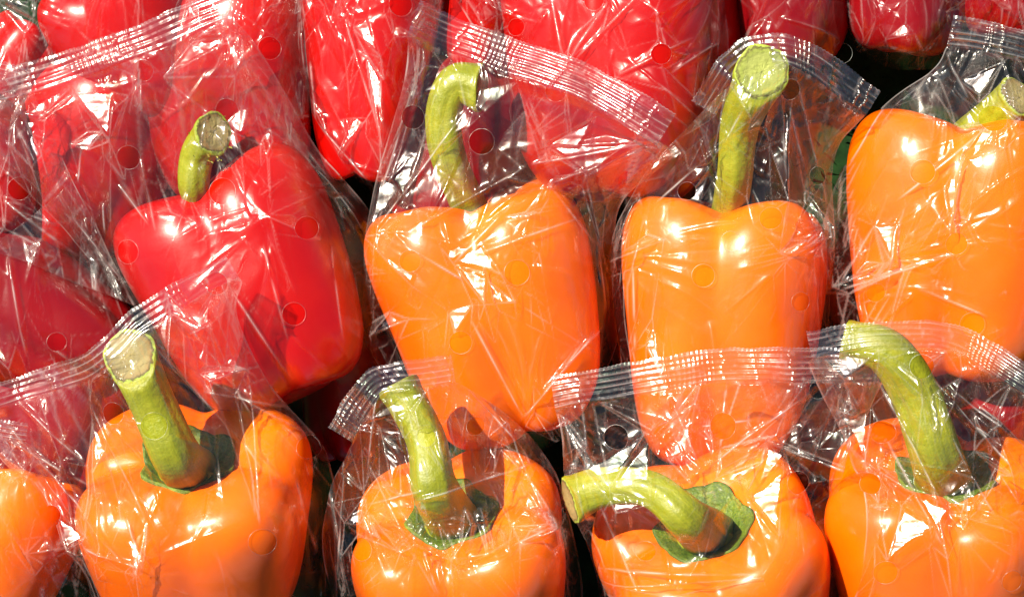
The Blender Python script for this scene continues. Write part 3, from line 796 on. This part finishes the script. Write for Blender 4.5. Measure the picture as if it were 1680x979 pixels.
    nx = np.interp(s[0], np.linspace(0, 1, 60), nrm[:, 0]); ny = np.interp(s[0], np.linspace(0, 1, 60), nrm[:, 1])
    SX = SX - nx[None] * (zig + jit) * w ** 6; SY = SY - ny[None] * (zig + jit) * w ** 6
    nrib = max(4, int(round(seal / 9.5)))
    ph = w * nrib + 0.06 * vnoise(s * ln, w * 50, rng, 80)
    tri = np.abs((ph % 1) - 0.5) * 2
    rib = (1 - tri) ** 1.2 * 2.7 * (0.75 + 0.35 * vnoise(s * ln, w * 0, rng, 110))
    stepr = (np.floor(ph) % 2) * 0.5
    hgt = rib + stepr
    # where the bag's long seam crosses, the ribs are broken into a fine grid
    for sc, sw in (seam or [(0.36, 0.07)]):
        g = np.exp(-((s - sc) / sw) ** 4)
        tick = np.abs(((s * ln / 8.5 + 0.25 * vnoise(s * ln, w * 60, rng, 20)) % 1) - 0.5) * 2
        hgt = hgt * (1 - 0.55 * g) + g * (np.clip(tick - 0.55, 0, 1) / 0.45) * 2.6
    for _ in range(7):                                # odd creases across the strip
        sc = rng.uniform(0, 1); tt = (s - sc) * ln + 6 * vnoise(w * 50, s * 0 + sc * 300, rng, 9)
        hgt = hgt + 2.4 * np.exp(-np.abs(tt) / 1.8) * rng.uniform(0.4, 1.2)
    hgt = hgt + facets(SX, SY, s, w, rng, 34, 0.35, 1.3) + vnoise(SX, SY, rng, 60) * 3.0 + 6.5 * np.sin(s * ln / rng.uniform(20, 27) + 0.3 * w + rng.uniform(0, 6)) * np.clip(w / 0.5, 0, 1) * (0.6 + 0.4 * vnoise(s * ln, w * 0, rng, 90)) + vnoise(SX, SY, rng, 9) * 0.15
    ob = rays(tree, (bil(SX, 12, 80) - 840) * k, (489.5 - bil(SY, 12, 80)) * k)
    SZ = zl[None] + (hgt * S) * np.clip(w / 0.04, 0, 1) + 0.0001
    lift = np.maximum(0, bil(ob, nw, ns) + 0.0006 - SZ)
    lift = np.convolve(np.pad(lift.max(0), 20, 'edge'), np.ones(41) / 41, 'valid')
    SZ = SZ + lift[None] * np.clip(w * 3, 0, 1)
    SV = np.stack([(SX - 840) * k, (489.5 - SY) * k, SZ], -1).reshape(-1, 3)
    sf = grid_faces(nw, ns); f = sf[len(sf) // 2]
    if np.cross(SV[f[1]] - SV[f[0]], SV[f[2]] - SV[f[0]])[2] < 0: sf = sf[:, ::-1]
    lineb = np.clip(0.35 + 1.0 * vnoise(s * ln + w * 0, w * seal * 3, rng, 34), 0, 1)
    sc_ = (1 - tri) ** 5 * 0.75 * lineb + 0.5 * np.clip((w - 0.96) / 0.04, 0, 1) * np.clip(0.3 + vnoise(s * ln, w * 0, rng, 20), 0, 1)  # rib crests and outer edge whitened to paint their bright lines
    sc_ = sc_ + 0.35 * np.clip(vnoise(s * ln, w * seal, rng, 7) * 1.6 - 0.7, 0, 1)
    add_fold_glint(mesh_obj('seal_strip', SV, sf, MAT['seal'], root, org), sc_)
    FILMS.append((row, (np.stack([bil((SX - 840) * k, 6, 60), bil((489.5 - SY) * k, 6, 60), bil(SZ, 6, 60)], -1).reshape(-1, 3), grid_faces(6, 60))))
    return root
def hero_mask(PX, PY, heroes):
    m = np.zeros(PX.shape)
    for tri, kk, t in heroes:
        T3 = np.array(tri, float); sgn = np.sign(np.cross(T3[1] - T3[0], T3[2] - T3[0])); dd = np.full(PX.shape, 1e9)
        for a_ in range(3):
            e0, e1 = T3[a_], T3[(a_ + 1) % 3]; e = (e1 - e0) / np.linalg.norm(e1 - e0)
            dd = np.minimum(dd, sgn * (e[0] * (PY - e0[1]) - e[1] * (PX - e0[0])))
        m = np.maximum(m, np.clip(1 + dd / 25.0, 0, 1))
    return m

H = lambda *p, k=1.0, t=1.0: (p, k, t)
# ---- top row
bag('clear bag round the bright red pepper at top left', 0, ['T0', 'T1'], [(-40, -60), (150, -90), (380, -70)], [(-60, 190), (150, 210), (380, 170)],
    [(-60, 60)], [(400, 60)], [.06, .06], [.03, .04, .05], seal=30, seed=31, nu=130, nv=90, nface=(30, 60), back=None)
bag('clear bag round the dark red pepper behind the left header', 0, ['T2'], [(300, -90), (400, -95), (500, -80)], [(190, 330), (350, 400), (520, 330)],
    [(215, 120)], [(505, 100)], [.06, .06], [.02, .03, .05], seal=30, seed=32, nu=110, nv=170, holes=[(435, 72)], nface=(30, 60), back=None)
bag('clear bag pulled tight to a point round the long red pepper', 0, ['T3'], [(470, -100), (600, -105), (740, -100)], [(560, 270), (620, 325), (690, 270)],
    [(478, 120)], [(722, 120)], [.07, .07], [.015, .03, .05], seal=30, seed=33, nu=110, nv=170, holes=[(655, 2)], nface=(30, 50), back=None,
    heroes=[H((575, 40), (622, 90), (600, 20)), H((595, 80), (628, 130), (625, 240))],
    ridges=[((500, 90), (510, 200), 4, 5), ((620, 300), (622, 90), 5, 6), ((612, 310), (500, 180), 4, 5), ((560, 20), (625, 230), 5, 6)])
bag('streaky clear bag stretched over the large red pepper', 0, ['T3b', 'T4'], [(700, -110), (950, -120), (1190, -100)], [(850, 350), (1020, 395), (1170, 330)],
    [(820, 120)], [(1205, 110)], [.07, .07], [.015, .03, .05], seal=30, seed=34, nu=160, nv=170, holes=[(1085, 88, 17), (847, 38, 14), (975, 0, 16)], nface=(40, 70), back=None,
    heroes=[H((1010, 125), (1095, 82), (1080, 65)), H((935, 95), (990, 20), (1000, 5)), H((905, 0), (920, 70), (925, 90), k=.8)],
    ridges=[((1140, 60), (1010, 125), 5, 4), ((1040, 0), (940, 100), 6, 5), ((1000, 0), (935, 90), 5, 4), ((905, -10), (922, 90), 5, 5), ((1190, 60), (1100, 120), 5, 6), ((870, 60), (900, 10), 3, 4)])
bag('clear bag round the crimson pepper above the pale cut stem', 0, ['T5'], [(1150, -160), (1280, -165), (1400, -150)], [(1160, 110), (1290, 130), (1440, 200)],
    [(1150, -20)], [(1385, 0)], [.06, .06], [.012, .03, .05], seal=30, seed=35, nu=110, nv=120, holes=[(1403, 72, 17)], nface=(30, 60), back=None,
    ridges=[((1290, 20), (1435, 60), 5, 4), ((1400, -20), (1440, 110), 6, 6)])
bag('clear bag round the crimson peppers above the dark green gap', 0, ['T6', 'T7'], [(1390, -160), (1530, -165), (1760, -150)], [(1425, 55), (1500, 92), (1620, 90), (1760, 80)],
    [(1375, -50)], [(1770, -30)], [.06, .06], [.02, .03, .05], seal=30, seed=36, nu=150, nv=120, nface=(30, 60), back=None,
    heroes=[H((1470, 0), (1490, 5), (1503, 38))])
# ---- middle row
bag('clear bag round the crimson pepper at the left edge', 1, ['M00', 'M0'], [(-140, 100), (-60, 90), (40, 110)], [(-120, 640), (60, 650), (215, 600)],
    [(-160, 380)], [(90, 300), (200, 500)], [.08, .08], [.02, .03, .05, .06], seal=30, seed=41, nu=130, nv=200, holes=[(20, 307), (80, 562, 16)], nface=(50, 90), back=None,
    ridges=[((0, 410), (30, 590), 5, 7), ((0, 330), (110, 420), 6, 8), ((120, 610), (60, 560), 5, 5)])
bag('big clear bag with a long slanting seal over the red stemmed pepper', 1, ['M1'],
    [(-30, 128), (120, 82), (240, 40), (372, -12)], [(330, 700), (420, 745), (580, 690)], [(190, 510), (70, 360), (-20, 260)], [(628, 580), (612, 370), (515, 240), (425, 80)],
    [.080, .088, .094, .100], [.025, .03, .035, .045, .06, .08], seal=52, seed=42, nu=190, nv=250,
    holes=[(500, 373), (480, 515), (362, 313, 22), (370, 180), (210, 258), (352, 465), (238, 118, 17), (200, 412, 20)],
    seam=[(0.46, 0.10)], zref=.085,
    heroes=[H((72, 198), (118, 152), (186, 140)), H((118, 152), (190, 148), (182, 232)), H((120, 140), (232, 130), (190, 152)), H((270, 128), (330, 92), (405, 60)), H((270, 130), (400, 62), (320, 70), k=.9),
            H((330, 60), (372, 22), (378, 48)), H((110, 235), (165, 215), (140, 245)), H((18, 190), (40, 235), (58, 196))],
    anchors=[(180, 150), (400, 60), (20, 190), (375, 30), (430, 350), (340, 215)],
    ridges=[((20, 200), (100, 350), 6, 8), ((100, 350), (190, 470), 6, 8), ((60, 230), (75, 300), 5, 5), ((470, 230), (300, 130), 4, 10), ((495, 240), (600, 370), 6, 7),
            ((120, 300), (130, 240), 5, 5), ((230, 260), (250, 380), 5, 6), ((190, 300), (240, 370), 5, 4), ((160, 330), (160, 390), 6, 4),
            ((430, 400), (470, 560), 4, 9), ((380, 480), (470, 620), 4, 6), ((540, 400), (560, 560), 3, 6)])
bag('clear bag with a wide ribbed seal slanting over the hooked stem', 1, ['M2'],
    [(690, 6), (800, 48), (960, 108), (1106, 190)], [(800, 745), (870, 760), (930, 730)], [(610, 600), (588, 420), (620, 260), (660, 130)], [(1022, 560), (1014, 400), (1030, 320), (1110, 250)],
    [.078, .088, .097, .104], [.02, .035, .04, .05, .065, .082], seal=58, seed=43, nu=190, nv=260,
    holes=[(676, 190), (790, 232, 21), (672, 428, 18), (848, 447, 21), (755, 562), (700, 625, 16), (912, 150, 18)],
    seam=[(0.33, 0.08)], zref=.088,
    heroes=[H((722, 405), (790, 400), (742, 430)), H((742, 430), (790, 400), (822, 450)), H((742, 430), (800, 455), (795, 500)), H((735, 510), (745, 545), (775, 500)), H((600, 375), (665, 300), (615, 285)),
            H((640, 290), (690, 235), (660, 330)), H((665, 380), (700, 350), (690, 400)), H((892, 235), (980, 190), (950, 245)), H((900, 240), (1075, 232), (960, 285), k=.7), H((800, 460), (845, 495), (815, 480))],
    anchors=[(745, 430), (1080, 240), (770, 175), (615, 380), (870, 690), (700, 60), (905, 300)],
    ridges=[((610, 380), (765, 180), 7, 6), ((765, 180), (750, 110), 4, 4), ((600, 380), (690, 100), 6, 6), ((660, 385), (870, 270), 7, 6), ((870, 270), (1075, 232), 7, 8), ((905, 300), (1085, 235), 6, 5),
            ((745, 430), (720, 330), 4, 5), ((745, 430), (845, 330), 5, 6), ((745, 430), (970, 350), 4, 7), ((760, 460), (660, 400), 4, 5), ((850, 700), (1000, 520), 6, 7), ((860, 690), (960, 560), 5, 5),
            ((860, 690), (770, 520), 4, 7), ((930, 600), (1000, 530), 6, 4), ((900, 300), (980, 400), 5, 5), ((985, 400), (1000, 520), 5, 5)])
bag('clear bag whose seal folds over a pale round cut stem', 1, ['M3'],
    [(1135, 165), (1180, 95), (1240, 62), (1330, 78), (1445, 150)], [(1060, 790), (1170, 815), (1300, 780)], [(1010, 600), (1000, 420), (1080, 260)], [(1370, 600), (1385, 400), (1380, 250)],
    [.078, .088, .104, .095, .080], [.02, .035, .04, .045, .055, .075], seal=48, seed=44, nu=180, nv=260,
    holes=[(1155, 452), (1265, 358, 18), (1318, 495, 16), (1292, 150, 16), (1350, 285, 15), (1200, 395, 16), (1128, 313, 15)],
    zref=.086, seam=[(0.6, 0.05)], nface=(40, 80),
    heroes=[H((1283, 180), (1296, 180), (1290, 330)), H((1128, 325), (1160, 290), (1150, 330)), H((1190, 135), (1235, 160), (1228, 200), k=.8), H((1035, 300), (1110, 230), (1125, 250), k=.8)],
    anchors=[(1250, 80), (1140, 170), (1440, 160), (1360, 380), (1010, 430)],
    ridges=[((1232, 150), (1185, 240), 5, 5), ((1185, 240), (1125, 310), 5, 5), ((1280, 130), (1290, 340), 6, 9), ((1300, 130), (1380, 360), 6, 8), ((1290, 170), (1370, 400), 5, 5), ((1010, 330), (1130, 200), 6, 6),
            ((1030, 480), (1060, 350), 5, 5), ((1045, 580), (1040, 420), 6, 5), ((1390, 250), (1370, 420), 5, 5), ((1350, 400), (1385, 480), 5, 5), ((1360, 560), (1340, 430), 4, 5), ((1080, 330), (1225, 200), 4, 7)])
bag('clear bag with a short brownish seal over the large right pepper', 1, ['M4'],
    [(1572, 22), (1660, 38), (1790, 70)], [(1480, 600), (1650, 650), (1790, 600)], [(1380, 560), (1360, 380), (1440, 190), (1540, 110)], [(1800, 400), (1800, 200)],
    [.066, .066, .066], [.02, .035, .04, .045, .05, .066], seal=50, seed=45, nu=170, nv=240,
    holes=[(1510, 283, 20), (1595, 532, 20), (1565, 400, 18), (1625, 196, 22), (1440, 480, 15)],
    zref=.080, seam=[(0.3, 0.03)],
    heroes=[H((1605, 215), (1635, 200), (1550, 330)), H((1545, 310), (1575, 250), (1553, 380)), H((1435, 370), (1475, 365), (1460, 430)), H((1470, 425), (1560, 415), (1500, 432)), H((1580, 130), (1650, 100), (1610, 155)),
            H((1445, 160), (1540, 100), (1520, 115), k=.8)],
    anchors=[(1385, 470), (1545, 110), (1450, 415), (1555, 380), (1640, 195)],
    ridges=[((1430, 170), (1545, 100), 6, 5), ((1385, 475), (1570, 415), 6, 6), ((1400, 180), (1385, 380), 6, 6), ((1470, 330), (1640, 190), 4, 8), ((1385, 465), (1440, 360), 6, 5), ((1470, 360), (1455, 480), 6, 6), ((1560, 80), (1590, 160), 5, 4),
            ((1500, 480), (1420, 560), 5, 5), ((1620, 520), (1500, 470), 4, 6)])
# ---- bottom row
bag('clear bag round the orange pepper in the bottom left corner', 2, ['B0'],
    [(-160, 700), (-60, 690), (30, 700)], [(-160, 1060), (0, 1080), (160, 1060)], [(-180, 880)], [(130, 900)],
    [.06, .06], [.03, .04, .05], seal=30, seed=51, nu=110, nv=120, nface=(40, 80), back=None)
bag('clear bag pleated across the left with its seal caught on the thick stem', 2, ['B1'],
    [(-40, 640), (70, 605), (165, 570), (235, 505), (375, 420)], [(110, 1080), (320, 1110), (540, 1080)], [(110, 960), (30, 820), (-30, 730)], [(540, 950), (530, 760), (440, 640), (385, 520)],
    [.080, .095, .122, .124, .108], [.03, .04, .05, .06, .075, .085], seal=40, seed=52, nu=200, nv=260,
    holes=[(432, 887, 22), (262, 695, 22), (500, 738, 19), (195, 675, 18), (75, 850, 18)],
    zref=.095, seam=[(0.8, 0.03)],
    heroes=[H((205, 855), (245, 905), (225, 930), k=.9), H((85, 845), (140, 880), (105, 905)), H((325, 610), (405, 605), (345, 625)), H((340, 600), (350, 520), (325, 590)), H((235, 560), (370, 425), (300, 510), k=.8)],
    anchors=[(150, 660), (215, 545), (215, 930), (375, 430), (160, 570)],
    ridges=[((155, 660), (250, 860), 9, 5), ((0, 690), (215, 930), 9, 7), ((0, 660), (160, 600), 6, 6), ((0, 720), (150, 800), 7, 6), ((10, 640), (150, 770), 7, 6), ((130, 900), (250, 930), 7, 6), ((60, 800), (110, 960), 7, 7),
            ((100, 780), (130, 979), 6, 7), ((260, 560), (440, 780), 7, 7), ((290, 590), (520, 730), 6, 9), ((300, 500), (420, 700), 5, 10), ((225, 530), (370, 430), 6, 5), ((330, 640), (500, 680), 4, 7), ((240, 930), (205, 820), 6, 6),
            ((480, 780), (520, 960), 4, 6)])
bag('crumpled clear bag gathered tightly round the neck of a green stem', 2, ['B2'],
    [(538, 700), (575, 640), (622, 600), (740, 582)], [(560, 1090), (750, 1110), (960, 1080)], [(520, 940), (530, 820)], [(960, 960), (920, 800), (850, 700)],
    [.080, .108, .112, .104], [.03, .045, .055, .06, .075, .085], seal=46, seed=53, nu=170, nv=230,
    holes=[(590, 905, 18), (700, 715, 16), (780, 700, 15)],
    zref=.100, nface=(60, 130), seam=[(0.15, 0.12)],
    heroes=[H((605, 680), (640, 720), (625, 700)), H((630, 715), (665, 740), (690, 820), k=.8), H((840, 865), (900, 860), (870, 872)), H((620, 650), (700, 640), (660, 690), k=.8), H((800, 720), (850, 745), (870, 790), k=.7)],
    anchors=[(720, 830), (620, 620), (750, 600), (590, 840), (900, 860), (600, 700)],
    ridges=[((660, 825), (890, 760), 8, 7), ((600, 760), (720, 980), 8, 6), ((590, 840), (640, 960), 7, 6), ((695, 900), (720, 975), 7, 5), ((620, 640), (600, 780), 7, 6), ((640, 640), (680, 820), 7, 7), ((700, 620), (730, 760), 6, 6),
            ((530, 800), (560, 980), 7, 7), ((560, 780), (545, 960), 6, 5), ((750, 620), (860, 740), 6, 7), ((860, 740), (930, 900), 6, 7), ((720, 680), (690, 640), 6, 5), ((830, 900), (900, 865), 6, 6), ((600, 830), (700, 800), 6, 6)])
bag('clear bag with a nearly level ribbed seal above the bent stem', 2, ['B3'],
    [(903, 618), (1080, 588), (1200, 572), (1455, 572)], [(1000, 1090), (1200, 1110), (1400, 1080)], [(985, 960), (935, 830), (925, 720)], [(1420, 930), (1400, 800), (1430, 700)],
    [.096, .100, .100, .100], [.03, .045, .055, .065, .08, .095], seal=56, seed=54, nu=190, nv=220,
    holes=[(1188, 700, 22), (1012, 718, 20), (1315, 795, 19), (1345, 640, 15), (1060, 905, 17)],
    zref=.105, seam=[(0.42, 0.06)], nface=(45, 90),
    heroes=[H((955, 770), (1068, 705), (1000, 800)), H((1000, 800), (1068, 705), (1065, 825)), H((945, 735), (1000, 795), (960, 770), k=.9), H((1262, 730), (1295, 745), (1235, 815)), H((1235, 815), (1290, 770), (1278, 880)), H((1265, 725), (1420, 780), (1310, 748)),
            H((1000, 820), (1065, 825), (1010, 840)), H((1010, 965), (1250, 945), (1100, 979), k=.8)],
    anchors=[(1000, 800), (1262, 728), (1070, 700), (920, 670), (1150, 650), (1400, 600)],
    ridges=[((1000, 800), (1065, 700), 8, 7), ((1000, 800), (930, 700), 8, 5), ((1000, 800), (1070, 780), 7, 6), ((925, 680), (960, 860), 8, 6), ((1100, 650), (1150, 770), 6, 5), ((1262, 728), (1430, 790), 7, 7), ((1262, 728), (1225, 815), 8, 6),
            ((1225, 815), (1280, 890), 7, 6), ((1170, 760), (1340, 640), 5, 6), ((1070, 700), (1065, 840), 7, 5), ((985, 830), (1050, 979), 6, 6), ((1000, 940), (1260, 940), 6, 8), ((1150, 700), (1240, 690), 4, 5), ((1200, 770), (1320, 700), 5, 5)])
bag('clear bag with twin seals meeting over the tall arching stem', 2, ['B4'],
    [(1318, 545), (1420, 528), (1530, 528), (1620, 560), (1760, 660)], [(1400, 1090), (1560, 1110), (1780, 1080)], [(1420, 930), (1420, 780), (1350, 640)], [(1790, 930), (1780, 800)],
    [.098, .112, .114, .116, .122], [.03, .045, .055, .065, .08, .096], seal=44, seed=55, nu=190, nv=230,
    holes=[(1455, 940, 20), (1452, 710, 19), (1505, 600, 20), (1432, 795, 17), (1665, 955, 18), (1720, 780, 18)],
    zref=.105, seam=[(0.62, 0.05)], nface=(45, 90),
    heroes=[H((1480, 830), (1530, 860), (1455, 920)), H((1500, 810), (1560, 835), (1535, 865)), H((1340, 670), (1420, 690), (1380, 710)), H((1380, 700), (1435, 670), (1425, 760)), H((1330, 570), (1440, 590), (1380, 620), k=.8), H((1530, 790), (1552, 915), (1545, 870)),
            H((1600, 740), (1660, 780), (1625, 745))],
    anchors=[(1440, 590), (1530, 620), (1545, 835), (1435, 760), (1680, 620)],
    ridges=[((1440, 625), (1550, 835), 8, 6), ((1440, 680), (1545, 900), 7, 6), ((1525, 620), (1680, 790), 9, 8), ((1520, 640), (1680, 760), 7, 6), ((1560, 640), (1680, 730), 7, 6), ((1340, 665), (1430, 690), 7, 7), ((1435, 600), (1430, 760), 7, 6),
            ((1500, 790), (1550, 910), 7, 6), ((1455, 920), (1500, 840), 6, 6), ((1550, 700), (1640, 860), 6, 7), ((1420, 760), (1380, 690), 6, 5), ((1600, 660), (1720, 760), 6, 5)])
print('triangles', sum(len(o.data.polygons) * 2 for o in scene.objects if o.type == 'MESH'))
